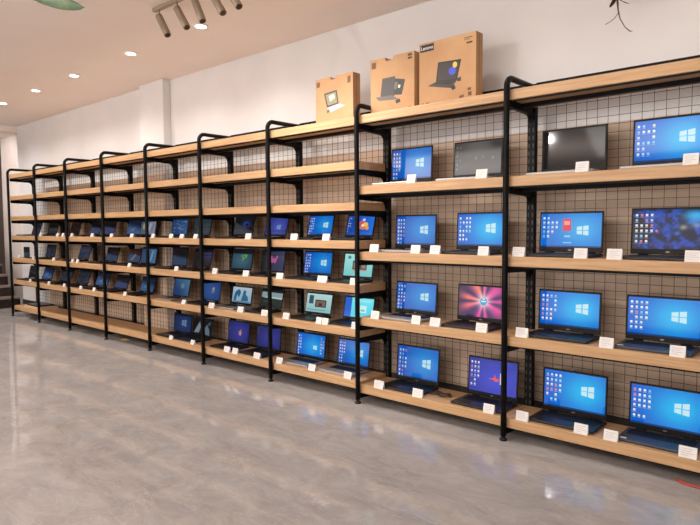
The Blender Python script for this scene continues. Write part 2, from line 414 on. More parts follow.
    if kind == 'cyan':
        return (lambda u, v: mix((84, 206, 228), (120, 228, 238), v)), [(rect(0, 0, 0.24, 1), (40, 96, 200)), (rect(0.55, 0.25, 0.78, 0.62), (200, 238, 236)), (rect(0.58, 0.32, 0.72, 0.42), (110, 196, 200)), (rect(0.30, 0.8, 0.92, 0.9), (150, 232, 240))]
    if kind == 'split':
        return (lambda u, v: mix((36, 46, 46), (46, 58, 60), u)), [([(0.0, 0.52), (1, 0.46), (1, 0.84), (0.0, 0.86)], (142, 178, 182)), ([(0.1, 0.50), (1, 0.47), (1, 0.56), (0.3, 0.58)], (206, 220, 220)), (rect(0, 0.86, 1, 1), (26, 28, 32)), (rect(0.1, 0.25, 0.6, 0.29), (82, 110, 60))]
    if kind == 'whiteblue':
        return (lambda u, v: mix((150, 190, 214), (196, 216, 226), v)), [([(0.08, 0.1), (0.2, 0.1), (0.26, 0.5), (0.36, 0.3), (0.44, 0.62), (0.40, 0.8), (0.30, 0.86), (0.16, 0.7), (0.1, 0.5)], (34, 108, 158)), ([(0.48, 0.1), (0.86, 0.12), (0.82, 0.4), (0.70, 0.55), (0.72, 0.78), (0.58, 0.82), (0.54, 0.5)], (40, 118, 168)), (rect(0.05, 0.02, 0.95, 0.08), (60, 130, 180))]
    if kind == 'figure':
        return (lambda u, v: (24, 28, 34)), [([(0.06, 0.12), (0.34, 0.14), (0.42, 0.5), (0.34, 0.84), (0.24, 0.6)], (146, 164, 176)), ([(0.46, 0.1), (0.6, 0.16), (0.62, 0.5), (0.52, 0.66), (0.44, 0.5)], (30, 34, 40)), ([(0.64, 0.1), (0.94, 0.05), (0.9, 0.4), (0.74, 0.72), (0.66, 0.5)], (112, 136, 164)), ([(0.78, 0.62), (0.92, 0.72), (0.94, 0.9), (0.84, 0.86)], (86, 108, 128))]
    if kind == 'bluespot':
        return (lambda u, v: mix((22, 66, 160), (46, 104, 204), glow(u, v, 0.5, 0.5, 0.6, 0.6))), [(ell(0.60, 0.52, 0.09, 0.17), (136, 150, 170)), (ell(0.62, 0.62, 0.06, 0.08), (186, 190, 190))]
    if kind == 'arc':
        def f(u, v):
            d = v - (0.72 - 0.55 * u)
            c = (20, 22, 30) if d > -0.02 else (62, 66, 74)
            return mix(c, (62, 84, 200), 0.9 * glow(u, v, 0.62, 0.56, 0.2, 0.2) if d > -0.1 else 0.0)
        return f, [(ell(0.66, 0.54, 0.09, 0.09), (18, 20, 34))]
    if kind == 'teal':
        return (lambda u, v: mix((40, 58, 64), (62, 82, 92), vnoise(u * 5, v * 4, seed))), [(rect(0.45, 0.1, 0.9, 0.2), (60, 86, 108))]
    if kind == 'dusk':
        return (lambda u, v: mix((40, 38, 44), (52, 54, 128), sm(0.3, 0.9, u) * sm(0.2, 0.6, v))), [(rect(0, 0.86, 1, 1), (18, 18, 22))]
    if kind == 'pale':
        return (lambda u, v: mix((100, 116, 130), (158, 166, 204), sm(0.2, 0.8, u))), [(rect(0, 0.80, 1, 1), (26, 24, 28)), (ell(0.22, 0.5, 0.1, 0.2), (186, 190, 170)), ([(0.5, 0.2), (0.62, 0.2), (0.72, 0.7), (0.6, 0.7)], (206, 204, 226)), ([(0.72, 0.2), (0.8, 0.2), (0.92, 0.7), (0.84, 0.7)], (120, 130, 180))]
    if kind == 'bluetext':
        sh = []
        for k in range(26):
            u = 0.12 + 0.78 * rnd.random(); v = 0.1 + 0.7 * rnd.random()
            sh.append((rect(u, v, u + 0.06, v + 0.05), (120, 172, 220)))
        return (lambda u, v: mix((30, 76, 150), (50, 104, 184), u)), sh + [(rect(0, 0.86, 1, 1), (24, 32, 54))]
    if kind == 'bluelight':
        return (lambda u, v: mix((44, 86, 140), (74, 138, 206), u)), [([(0.6, 0.1), (0.72, 0.15), (0.82, 0.8), (0.7, 0.85)], (130, 180, 226)), (rect(0, 0.92, 1, 1), (24, 30, 50))]
    if kind == 'tealblue':
        return (lambda u, v: mix((26, 70, 150), (76, 146, 190), sm(0.1, 1.1, u * 0.6 + v * 0.5))), [(ell(0.56, 0.6, 0.12, 0.16), (106, 160, 180))]
    if kind == 'bluelogo':
        return (lambda u, v: mix((16, 36, 92), (28, 74, 160), glow(u, v, 0.6, 0.5, 0.5, 0.5))), logo(0.60, 0.52, 0.26, (120, 160, 206)) + [(rect(0, 0.93, 1, 1), (16, 22, 40))]
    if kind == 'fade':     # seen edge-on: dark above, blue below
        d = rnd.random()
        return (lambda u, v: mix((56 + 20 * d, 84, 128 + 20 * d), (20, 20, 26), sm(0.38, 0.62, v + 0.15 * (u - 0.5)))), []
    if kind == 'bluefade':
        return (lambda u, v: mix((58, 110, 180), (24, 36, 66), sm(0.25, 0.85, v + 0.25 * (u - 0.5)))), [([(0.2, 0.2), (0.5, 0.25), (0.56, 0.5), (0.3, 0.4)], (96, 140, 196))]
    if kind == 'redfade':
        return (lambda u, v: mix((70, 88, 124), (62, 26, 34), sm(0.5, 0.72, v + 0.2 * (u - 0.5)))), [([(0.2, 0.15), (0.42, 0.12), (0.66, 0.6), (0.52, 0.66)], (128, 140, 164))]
    if kind == 'brown':
        return (lambda u, v: mix((54, 32, 26), (34, 24, 26), v)), []
    if kind == 'slate':
        return (lambda u, v: mix((48, 62, 92), (34, 38, 54), v)), [(rect(0, 0.88, 1, 1), (16, 17, 22))]
    if kind == 'slateblue':
        return (lambda u, v: mix((48, 68, 106), (52, 62, 96), v)), [(rect(0, 0.93, 1, 1), (18, 20, 28))]
    if kind == 'darkgreen':
        return (lambda u, v: mix((16, 26, 26), (24, 36, 36), v)), []
    return (lambda u, v: mix((46, 56, 70), (18, 20, 22), sm(0.3, 0.6, v))), []

def screen_mesh(kind, w, h, seed, dim=1.0, nx=30, ny=18):
    f, shapes = screen_art(kind, seed)
    if kind in ('collage', 'burst'): nx, ny = 72, 44
    me = bpy.data.meshes.new('screen'); verts = []; faces = []; cols = []
    for j in range(ny + 1):
        for i in range(nx + 1):
            verts.append((w * (i / nx - 0.5), 0.0, h * j / ny))
    for j in range(ny):
        for i in range(nx):
            a = j * (nx + 1) + i
            faces.append((a, a + 1, a + nx + 2, a + nx + 1))
            for (ii, jj) in ((i, j), (i + 1, j), (i + 1, j + 1), (i, j + 1)):
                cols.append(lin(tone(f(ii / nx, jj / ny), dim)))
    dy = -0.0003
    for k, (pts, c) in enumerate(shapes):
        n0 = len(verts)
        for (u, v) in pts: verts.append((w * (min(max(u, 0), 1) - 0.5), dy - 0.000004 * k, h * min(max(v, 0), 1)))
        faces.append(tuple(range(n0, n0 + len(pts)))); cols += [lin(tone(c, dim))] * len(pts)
    me.from_pydata(verts, [], faces)
    at = me.color_attributes.new('Col', 'FLOAT_COLOR', 'CORNER')
    for i, c in enumerate(cols): at.data[i].color = c
    me.materials.append(M_screen)
    return me

# ------------------------------------------------------------------ laptops
def make_laptop(label, x, z, W, L, tilt, kind, shell, near, seed, hy=0.265, D=None, dim=1.0):
    D = D or (0.232 if W > 0.365 else 0.222)
    g = 'open laptops displayed on the shelves'
    t = thing('laptop', label, 'laptop', (x, hy - D / 2, z), g)
    bm = bmesh.new(); add_box(bm, (-W/2, -D/2, 0.0015), (W/2, D/2, 0.0175), bev=0.004)
    for sx in (-1, 1):
        for sy in (-1, 1): add_tube(bm, [(sx*(W/2-.03), sy*(D/2-.02), 0), (sx*(W/2-.03), sy*(D/2-.02), 0.003)], 0.006, 8)
    base = obj('base', bm, BASE[shell], t)
    # keyboard plate + keys
    bm = bmesh.new(); kw = W - 0.05; y1 = D/2 - 0.03; kd = 0.098
    add_box(bm, (-kw/2, y1 - kd, 0.0176), (kw/2, y1, 0.0182))
    rows, colsn = (6, 16) if near else (5, 11)
    for r in range(rows):
        for c in range(colsn):
            x0 = -kw/2 + kw * (c + 0.08) / colsn; x1 = -kw/2 + kw * (c + 0.92) / colsn
            if r == 0 and colsn * 0.3 < c < colsn * 0.65: continue
            ya = y1 - kd + kd * (r + 0.1) / rows; yb = y1 - kd + kd * (r + 0.9) / rows
            add_box(bm, (x0, ya, 0.0182), (x1, yb, 0.0195))
    if True:
        add_box(bm, (-kw/2 + kw*(int(colsn*0.3)+1.08)/colsn, y1 - kd + kd*0.1/rows, 0.0182), (-kw/2 + kw*(math.ceil(colsn*0.65)-0.08)/colsn, y1 - kd + kd*0.9/rows, 0.0195))
    obj('keyboard', bm, M_key, base)
    bm = bmesh.new(); add_box(bm, (-0.052, -D/2 + 0.014, 0.0176), (0.052, y1 - kd - 0.012, 0.0183)); obj('touchpad', bm, M_pad[shell], base)
    if near:
        bm = bmesh.new(); add_box(bm, (-W/2 + 0.018, -D/2 + 0.014, 0.0176), (-W/2 + 0.05, -D/2 + 0.034, 0.018)); obj('spec_sticker', bm, M_white if shell != 'black' else M_badge, base)
    # lid, hinged at the back edge
    th = math.radians(tilt); hb = Vector((0, D/2 - 0.006, 0.019))
    up = Vector((0, math.sin(th), math.cos(th))); nr = Vector((0, -math.cos(th), math.sin(th)))
    mtx = Matrix(((1, 0, 0, hb.x), (0, -nr.y, up.y, hb.y), (0, -nr.z, up.z, hb.z), (0, 0, 0, 1)))
    bm = bmesh.new(); add_box(bm, (-W/2, 0, 0.004), (W/2, 0.007, L), bev=0.0025)
    lid = obj('lid', bm, M_lid, t); lid.matrix_local = mtx
    chin = 0.034 if W > 0.365 else (0.022 if dim > 0.8 else 0.013)
    sw, sh = W - 0.022, L - chin - 0.012
    s = link('screen', screen_mesh(kind, sw, sh, seed, dim), lid, (0, -0.0006, chin))
    if near:
        bm = bmesh.new(); add_poly(bm, [(0.012 * math.cos(2*PI*k/14), -0.0006, chin * 0.5 + 0.0045 * math.sin(2*PI*k/14)) for k in range(14)]); obj('badge', bm, M_badge, lid, fix=False)
    for sx in (-1, 1):
        bm = bmesh.new(); add_tube(bm, [(sx*W*0.32 - 0.028, D/2 - 0.005, 0.0185), (sx*W*0.32 + 0.028, D/2 - 0.005, 0.0185)], 0.0052, 8)
        obj('hinge', bm, M_lid, t)
    return t

D_ = {'win': 'bright blue window-logo desktop', 'windeep': 'blue window-logo desktop', 'winred': 'blue desktop with red panel', 'winside': 'blue desktop, icons both sides', 'purplewin': 'violet-blue window-logo desktop',
      'off': 'blank dark screen', 'dim': 'dim grey desktop', 'collage': 'dark blue photo collage', 'burst': 'pink burst wallpaper', 'flower': 'red shape on violet', 'bloom': 'pink bloom on indigo',
      'game': 'colourful blobs on blue', 'neon': 'pink zigzag on dark', 'green': 'green shape on teal', 'mint': 'mint page with picture', 'palewin': 'pale page with picture', 'cyan': 'bright cyan page',
      'split': 'dark page, pale band', 'whiteblue': 'white-blue silhouettes', 'figure': 'grey shards on black', 'bluespot': 'pale spot on blue', 'arc': 'blue arc on black', 'teal': 'dull teal screen', 'dusk': 'dusky violet screen',
      'pale': 'pale lilac stripes', 'bluetext': 'scattered tiles on blue', 'bluelight': 'light streak on blue', 'tealblue': 'teal-blue screen', 'bluelogo': 'navy window-logo screen', 'fade': 'half-dark blue screen', 'bluefade': 'shaded blue screen',
      'redfade': 'maroon-topped screen', 'brown': 'dark brown screen', 'slate': 'dark slate screen', 'slateblue': 'slate-blue screen', 'darkgreen': 'black-green screen', 'dark': 'nearly black screen'}
# shelf level, centre x, width, lid length, lid tilt, picture, shell colour
LAPS = [
 (1, 8.502, .398, .277, 2, 'off', 'silver'), (1, 9.040, .392, .278, 2, 'win', 'silver'),
 (2, 8.492, .396, .255, 3, 'winred', 'black'), (2, 9.040, .392, .266, 3, 'collage', 'black'),
 (3, 8.490, .391, .259, 3, 'win', 'black'), (3, 9.024, .392, .261, 3, 'win', 'grey'),
 (4, 8.531, .401, .275, 3, 'win', 'black'), (4, 9.051, .392, .270, 3, 'win', 'grey'),
 (1, 7.289, .376, .268, 3, 'windeep', 'silver'), (1, 7.844, .375, .266, 3, 'dim', 'silver'),
 (2, 7.329, .370, .257, 3, 'windeep', 'silver'), (2, 7.871, .375, .264, 3, 'win', 'black'),
 (3, 7.330, .374, .247, 5, 'windeep', 'silver'), (3, 7.880, .375, .258, 4, 'burst', 'black'),
 (4, 7.345, .386, .277, 5, 'windeep', 'black'), (4, 7.970, .378, .275, 4, 'flower', 'black'),
 (3, 5.751, .310, .198, 16, 'purplewin', 'black'), (3, 6.322, .302, .198, 14, 'windeep', 'black'), (3, 6.768, .302, .195, 16, 'game', 'black'),
 (4, 5.699, .330, .217, 11, 'neon', 'black'), (4, 6.293, .345, .217, 9, 'windeep', 'black'), (4, 6.753, .325, .214, 10, 'mint', 'black'),
 (5, 5.674, .310, .188, 15, 'split', 'black'), (5, 6.296, .322, .193, 12, 'palewin', 'black'), (5, 6.754, .325, .193, 12, 'cyan', 'black'),
 (6, 5.634, .350, .226, 6, 'bloom', 'black'), (6, 6.202, .358, .226, 6, 'winside', 'silver'), (6, 6.697, .350, .226, 8, 'windeep', 'silver'),
 (3, 4.588, .322, .216, 12, 'teal', 'black'), (3, 5.279, .302, .206, 13, 'arc', 'black'),
 (4, 4.581, .318, .209, 14, 'dusk', 'black'), (4, 5.244, .320, .217, 11, 'green', 'black'),
 (5, 4.735, .320, .192, 9, 'bluespot', 'black'), (5, 5.239, .314, .184, 10, 'whiteblue', 'silver'),
 (6, 4.557, .345, .195, 10, 'figure', 'black'), (6, 5.145, .340, .230, 6, 'bloom', 'black'),
 (3, 3.510, .340, .211, 11, 'pale', 'black'), (3, 4.165, .318, .213, 10, 'bluetext', 'black'),
 (4, 3.503, .340, .203, 11, 'bluelight', 'black'), (4, 4.165, .300, .212, 7, 'fade', 'black'),
 (5, 3.444, .310, .172, 19, 'bluefade', 'black'), (5, 4.168, .315, .187, 13, 'tealblue', 'silver'),
 (6, 4.190, .350, .211, 6, 'bluelogo', 'black'),
 (3, 2.555, .302, .201, 16, 'fade', 'black'), (3, 3.185, .345, .195, 15, 'bluefade', 'black'),
 (4, 2.599, .317, .189, 18, 'fade', 'black'), (4, 3.160, .300, .178, 17, 'redfade', 'black'),
 (5, 2.310, .340, .178, 21, 'bluefade', 'black'), (5, 2.830, .325, .165, 21, 'fade', 'black'),
 (3, 1.564, .302, .191, 17, 'brown', 'black'), (3, 2.170, .302, .192, 15, 'fade', 'black'),
 (4, 1.824, .335, .204, 18, 'slateblue', 'black'),
 (5, 1.773, .331, .191, 19, 'slate', 'black'),
 (3, 0.215, .302, .196, 19, 'slate', 'black'), (3, 0.820, .330, .206, 17, 'dark', 'black'),
 (4, 0.731, .322, .190, 12, 'slate', 'black'),
 (5, 0.570, .350, .175, 21, 'bluefade', 'black'), (5, 1.223, .350, .165, 21, 'slate', 'black'),
]
def bay_of(x):
    for b in range(9):
        if XS[b] <= x < XS[b+1]: return b
    return 0 if x < 0 else 8
def place(ws):
    """word for each place along one shelf, left to right"""
    n = len(ws)
    return {1: [''], 2: ['left', 'right'], 3: ['left', 'middle', 'right']}.get(n) or ['leftmost'] + [['', 'second', 'third', 'fourth', 'fifth'][i] + ' from left' for i in range(1, n - 1)] + ['rightmost']
by = {}
for i, r in enumerate(LAPS): by.setdefault((bay_of(r[1]), r[0]), []).append((r[1], i))
POS = {}
for k, v in by.items():
    v.sort()
    for (x, i), w in zip(v, place(v)): POS[i] = w
FIX = {44: 3.185, 46: 3.16}
for i, (lev, x, W, L, tilt, kind, shell) in enumerate(LAPS):
    b = bay_of(x)
    if b <= 4 and lev == 5: L += 0.02
    x = min(max(x, XS[b] + W/2 + 0.012), XS[b+1] - W/2 - 0.012)
    pos = POS[i] + ' on ' if POS[i] else 'on '
    lab = ('black' if shell == 'black' else shell) + ' laptop, ' + D_[kind] + ', ' + pos + shelf_name(b, lev) + ', ' + BAYS[b]
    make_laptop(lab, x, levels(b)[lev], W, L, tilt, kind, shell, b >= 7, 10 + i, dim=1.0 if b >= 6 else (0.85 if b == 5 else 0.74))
make_laptop('black laptop, black-green screen, second shelf up, leftmost bay beside the stairs', 0.19, Z7[5], .34, .191, 12, 'darkgreen', 'black', False, 77, hy=0.215, D=0.18, dim=0.9)

# small tablet on its stand, leftmost bay
t = thing('tablet', 'small dark tablet propped upright on third shelf up of leftmost bay', 'tablet', (0.19, 0.14, Z7[4]))
bm = bmesh.new(); add_box(bm, (-0.11, -0.004, 0.004), (0.11, 0.004, 0.165), bev=0.003); body = obj('body', bm, M_lid, t)
link('screen', screen_mesh('dark', 0.2, 0.142, 5), body, (0, -0.0046, 0.013))
bm = bmesh.new(); add_box(bm, (-0.07, -0.02, 0), (0.07, 0.07, 0.004)); obj('stand', bm, M_lid, t)

# ------------------------------------------------------------------ price cards
TAGS = [
(8,1,8.650,0.073), (8,1,9.194,0.071), (8,2,8.274,0.079), (8,2,8.650,0.074), (8,2,8.835,0.079), (8,2,9.216,0.074), (8,3,8.301,0.079), (8,3,8.802,0.076), (8,3,9.158,0.074), (8,4,8.309,0.079), (8,4,8.670,0.079), (8,4,8.836,0.075), (8,4,9.218,0.085), (7,1,7.472,0.072), (7,1,8.017,0.079), (7,2,7.137,0.081), (7,2,7.508,0.077), (7,2,7.669,0.080), (7,2,8.034,0.075), (7,3,7.144,0.076), (7,3,7.513,0.073), (7,3,7.670,0.080), (7,3,8.025,0.080), (7,4,7.178,0.088), (7,4,7.527,0.085), (7,4,8.082,0.077), (6,3,6.280,0.081), (6,3,6.647,0.076), (6,4,6.094,0.085), (6,4,6.601,0.105), (6,4,6.928,0.059), (6,5,6.168,0.077), (6,5,6.560,0.062), (6,5,6.630,0.064), (6,5,6.939,0.056), (6,6,6.076,0.079), (6,6,6.475,0.080), (6,6,6.868,0.076), (5,3,5.679,0.079), (5,4,5.167,0.074), (5,4,5.637,0.082), (5,5,5.103,0.085), (5,5,5.550,0.084), (5,5,5.889,0.085), (5,6,5.336,0.088), (5,6,5.460,0.080), (5,6,5.775,0.088), (4,3,4.062,0.071), (4,3,4.418,0.079), (4,3,4.616,0.090), (4,3,4.860,0.069), (4,4,4.502,0.080), (4,5,4.623,0.085), (4,6,4.370,0.088), (4,6,4.769,0.088), (3,3,3.136,0.08), (3,3,3.611,0.1), (3,4,3.538,0.09), (3,5,3.417,0.09), (2,3,2.07,0.08), (2,3,2.641,0.08), (2,4,2.07,0.075), (2,4,2.208,0.075), (2,5,2.278,0.09), (2,5,2.648,0.09), (1,3,1.068,0.09), (1,3,1.634,0.085), (1,3,1.802,0.077), (1,4,1.477,0.09), (1,5,1.288,0.09), (1,5,1.786,0.09), (0,4,0.232,0.09), (0,4,0.772,0.09), (0,5,0.628,0.09), ]
tb = {}
for r in TAGS: tb.setdefault((r[0], r[1]), []).append(r)
for (b, lev), rs in tb.items():
    rs.sort(key=lambda r: r[2])
    for (bb, ll, x, w), pw in zip(rs, place(rs)):
        z = levels(b)[lev]; h = 0.058 if b >= 7 else (0.052 if b >= 5 else 0.046)
        if b < 5: w = min(w, 0.066); h = 0.043
        lab = (pw + ' white price card, ' if pw else 'only white price card, ') + shelf_name(b, lev) + ', ' + BAYS[b]
        bm = bmesh.new()
        # folded tent card: leaning front leaf, back leaf
        yf, yt, yb = 0.003, 0.016, 0.027
        T_ = 0.0008
        for (ya, yc) in ((yf, yt), (yb, yt)):
            v = [bm.verts.new(p) for p in ((-w/2, ya, 0), (w/2, ya, 0), (w/2, yc, h), (-w/2, yc, h), (-w/2, ya + T_, 0), (w/2, ya + T_, 0), (w/2, yc + T_, h), (-w/2, yc + T_, h))]
            for q in ((0,1,2,3),(7,6,5,4),(0,4,5,1),(3,2,6,7),(0,3,7,4),(1,5,6,2)): bm.faces.new([v[i] for i in q])
        c = obj('price_card', bm, M_card, None, (x, 0, z)); tag(c, lab, 'price card', 'white price cards along the shelf fronts')
        bm = bmesh.new()
        for k, (f0, f1) in enumerate(((0.12, 0.8), (0.12, 0.7), (0.12, 0.86), (0.12, 0.55))):
            s = 0.8 - 0.18 * k; y = yf + (yt - yf) * s - 0.0006
            y2 = yf + (yt - yf) * (s - 0.05) - 0.0006
            add_poly(bm, [(w*(f0-.5), y2, h*(s-.05)), (w*(f1-.5), y2, h*(s-.05)), (w*(f1-.5), y, h*s), (w*(f0-.5), y, h*s)])
        obj('print', bm, M_print, c, fix=False)

# ------------------------------------------------------------------ cartons on the top shelf
def text_mesh(s, size):
    cu = bpy.data.curves.new('lettering', 'FONT'); cu.body = s; cu.size = size; cu.align_x = 'CENTER'; cu.align_y = 'CENTER'
    o = bpy.data.objects.new('lettering_source', cu); COL.objects.link(o)
    dg = bpy.context.evaluated_depsgraph_get(); me = bpy.data.meshes.new_from_object(o.evaluated_get(dg))
    bpy.data.objects.remove(o); bpy.data.curves.remove(cu)
    me.transform(Matrix.Rotation(PI/2, 4, 'X'))
    return me
def carton(label, x0, x1, z0, H, notch, yf=0.12, dep=0.085):
    w = x1 - x0
    t = thing('carton', label, 'box', (x0, yf, z0), 'laptop cartons standing on the top shelves')
    bm = bmesh.new()
    prof = [(0, 0), (w, 0), (w, H)]
    if notch: prof += [(w * notch[1], H), (w * notch[1] - 0.008, H * 0.935), (w * notch[0] + 0.008, H * 0.935), (w * notch[0], H)]
    prof += [(0, H)]
    add_prism(bm, prof, 0, dep); body = obj('body', bm, M_carton, t)
    bm = bmesh.new(); add_box(bm, (w - 0.0003, dep * 0.46, 0.004), (w + 0.0004, dep * 0.50, H - 0.004)); obj('side_seam', bm, M_ink2, body)
    P = lambda u, v, d=0.0006: (u * w, -d, H * (1 - v))
    return t, body, P
def pic(body, P, polys, name='printed_picture'):
    mats = []; bm = bmesh.new()
    for k, (pts, m) in enumerate(polys):
        if m not in mats: mats.append(m)
        add_poly(bm, [P(u, v, 0.0006 + 0.0001 * k) for u, v in pts], mats.index(m))
    return obj(name, bm, mats, body, fix=False)
M_p = {n: mat('print_' + n, c, 0.55) for n, c in dict(charcoal=(58, 52, 50), black=(38, 34, 34), blue=(70, 80, 196), yellow=(226, 186, 70), lilac=(186, 170, 178), sage=(128, 124, 96), cream=(222, 210, 176), grey=(96, 88, 84)).items()}
def pic_each(body, P, polys):
    for p in polys: pic(body, P, [p], 'handling_mark')
ZT7, ZT5 = Z7[0], Z5[0]
# small carton, third bay from right
t, body, P = carton('smallest laptop carton, pale laptop print, on top of third bay from right', 6.441, 6.844, ZT7, 0.372, (0.40, 0.56))
pic(body, P, [(((.23,.33),(.577,.30),(.63,.595),(.31,.64)), M_p['charcoal']), (((.27,.36),(.55,.335),(.59,.57),(.335,.60)), M_p['sage']), (((.36,.40),(.5,.37),(.53,.46),(.40,.52)), M_p['cream']),
              (((.31,.64),(.63,.595),(.81,.656),(.42,.75)), M_p['lilac']), (((.30,.70),(.37,.68),(.38,.74),(.31,.76)), M_p['grey'])])
pic_each(body, P, [(((.03,.07),(.12,.06),(.12,.17),(.03,.18)), M_ink2), (((.86,.07),(.94,.06),(.94,.2),(.86,.21)), M_ink2), (((.04,.94),(.35,.94),(.35,.96),(.04,.96)), M_ink2)])
# middle carton, second bay from right
t, body, P = carton('middle-sized laptop carton printed with two dark laptops, beside the largest carton', 7.021, 7.420, ZT5, 0.415, (0.34, 0.54))
pic(body, P, [(((.28,.36),(.575,.36),(.555,.70),(.235,.67)), M_p['charcoal']), (((.575,.40),(.80,.45),(.725,.70),(.54,.68)), M_p['black']), (((.118,.67),(.50,.68),(.66,.77),(.20,.74)), M_p['grey']), (((.57,.46),(.64,.47),(.60,.6),(.55,.58)), M_p['grey']),
              (((.58,.78),(.68,.76),(.70,.82),(.60,.84)), M_p['black']), (((.65,.52),(.70,.53),(.68,.58),(.64,.57)), M_p['cream'])])
pic_each(body, P, [(((.03,.05),(.13,.05),(.13,.16),(.03,.16)), M_ink2), (((.86,.03),(.95,.03),(.95,.07),(.86,.07)), M_ink), (((.86,.085),(.95,.085),(.95,.12),(.86,.12)), M_ink), (((.87,.92),(.95,.92),(.95,.95),(.87,.95)), M_ink2), (((.04,.94),(.10,.94),(.10,.96),(.04,.96)), M_ink2)])
# large carton
t, body, P = carton('largest laptop carton with black brand label and dark laptop print, rightmost', 7.463, 7.911, ZT5, 0.445, None)
pic(body, P, [(((.347,.337),(.754,.36),(.68,.66),(.31,.627)), M_p['black']), (((.37,.36),(.73,.38),(.665,.64),(.335,.61)), M_p['charcoal']), (((.16,.67),(.31,.627),(.68,.66),(.588,.763)), M_p['charcoal']), (((.26,.655),(.33,.64),(.62,.665),(.55,.70)), M_p['black']),
              ([(.60 + .065*math.cos(k*PI/6), .51 + .06*math.sin(k*PI/6)) for k in range(12)], M_p['blue']), ([(.645 + .04*math.cos(k*PI/6), .425 + .045*math.sin(k*PI/6)) for k in range(12)], M_p['yellow']),
              (((.58,.74),(.64,.72),(.66,.78),(.60,.80)), M_p['black']), (((.68,.63),(.75,.62),(.75,.68),(.69,.68)), M_p['charcoal'])])
pic(body, P, [(((.02,.025),(.27,.025),(.27,.135),(.02,.135)), M_p['black'])], 'brand_label')
lt = text_mesh('Lenovo', 0.034); lt.materials.append(M_white)
link('lettering', lt, body, (0.145 * 0.448, -0.0012, 0.445 * 0.92))
pic_each(body, P, [(((.80,.06),(.94,.06),(.94,.075),(.80,.075)), M_ink2), (((.80,.09),(.90,.09),(.90,.10),(.80,.10)), M_ink2), (((.84,.13),(.94,.13),(.94,.155),(.84,.155)), M_ink), (((.86,.80),(.92,.80),(.92,.84),(.86,.84)), M_ink2), (((.87,.86),(.93,.86),(.93,.92),(.87,.92)), M_ink2), (((.72,.90),(.80,.89),(.80,.93),(.72,.94)), M_ink2),
              (((.05,.92),(.08,.92),(.08,.96),(.05,.96)), M_ink2), (((.12,.92),(.19,.92),(.19,.94),(.12,.94)), M_ink2)])

# ------------------------------------------------------------------ small things on shelves and floor
bm = bmesh.new(); add_box(bm, (-0.3, -0.13, 0), (0.3, 0.13, 0.03), bev=0.003); o = obj('flat_box', bm, mat('pale_board', (222, 188, 150), 0.6), None, (0.62, 0.15, Z7[6])); tag(o, 'pale flat box lying on the bottom shelf of the leftmost bay', 'box')
t = thing('closed_laptop', 'closed dark laptop lying on the pale flat box, bottom shelf, leftmost bay', 'laptop', (0.56, 0.17, Z7[6] + 0.03))
bm = bmesh.new(); add_box(bm, (-0.2, -0.12, 0), (0.2, 0.12, 0.014), bev=0.004); obj('base', bm, M_lid, t)
bm = bmesh.new(); add_box(bm, (-0.2, -0.12, 0.0145), (0.2, 0.12, 0.022), bev=0.003); obj('lid', bm, BASE['grey'], t)

bm = bmesh.new(); pts = []
for k in range(60):
    a = k * 0.42; r = 0.035 + 0.022 * math.sin(k * 0.9)
    pts.append((r * 1.5 * math.cos(a), r * math.sin(a), 0.004 + 0.004 * (k % 3)))
pts += [(0.09, -0.02, 0.004), (0.10, 0.0, 0.004)]
add_tube(bm, pts, 0.0032, 6)
o = obj('coiled_cable', bm, mat('brown_cable', (74, 54, 40), 0.5), None, (7.62, 0.16, Z5[4])); tag(o, 'loose dark cable coil between laptops on bottom shelf, second bay from right', 'cable')

bm = bmesh.new()
g = [[bm.verts.new((0.12 * i / 6 - 0.06 + 0.012 * hsh(i, j, 3), 0.07 * j / 4 - 0.035, 0.002 + 0.014 * hsh(i, j, 1))) for j in range(5)] for i in range(7)]
for i in range(6):
    for j in range(4): bm.faces.new((g[i][j], g[i+1][j], g[i+1][j+1], g[i][j+1]))
o = obj('paper_scrap', bm, mat('yellow_paper', (216, 196, 120), 0.7), None, (3.23, 0.09, 0)); tag(o, 'crumpled pale yellow paper scrap on the floor under the fourth bay from left', 'paper')

bm = bmesh.new(); add_tube(bm, [(9.17, 0.02, 0.008), (9.21, -0.005, 0.007), (9.25, -0.012, 0.007), (9.3, -0.012, 0.007), (9.42, -0.03, 0.007), (9.7, -0.05, 0.007)], 0.007, 8)
o = obj('red_cord', bm, mat('red_rubber', (176, 66, 58), 0.5), None); tag(o, 'red cord lying on the floor under the rightmost bay', 'cord')

# ------------------------------------------------------------------ ceiling lights
DX = [-1.38, -0.22, 0.948, 2.067, 3.134, 4.389, 5.559, 6.73, 7.9, 9.07, 10.24]
dlab = {2: 'round glowing ceiling downlight, farthest left in view', 3: 'round glowing ceiling downlight, second from left in view', 4: 'round glowing ceiling downlight, third from left in view', 5: 'round glowing ceiling downlight, fourth from left in view', 6: 'round glowing ceiling downlight beside the track spotlights, rightmost in view'}
def ring_b(bm):
    n = 24
    prof = [(0.046, -0.001), (0.046, -0.010), (0.056, -0.012), (0.062, -0.006), (0.062, -0.0005)]
    rings = [[bm.verts.new((r * math.cos(2*PI*k/n), r * math.sin(2*PI*k/n), z)) for k in range(n)] for r, z in prof]
    for i in range(len(prof) - 1):
        for k in range(n): bm.faces.new((rings[i][k], rings[i][(k+1) % n], rings[i+1][(k+1) % n], rings[i+1][k]))
def glow_b(bm):
    bm.faces.new([bm.verts.new((0.046 * math.cos(2*PI*k/24), 0.046 * math.sin(2*PI*k/24), -0.004)) for k in range(24)])
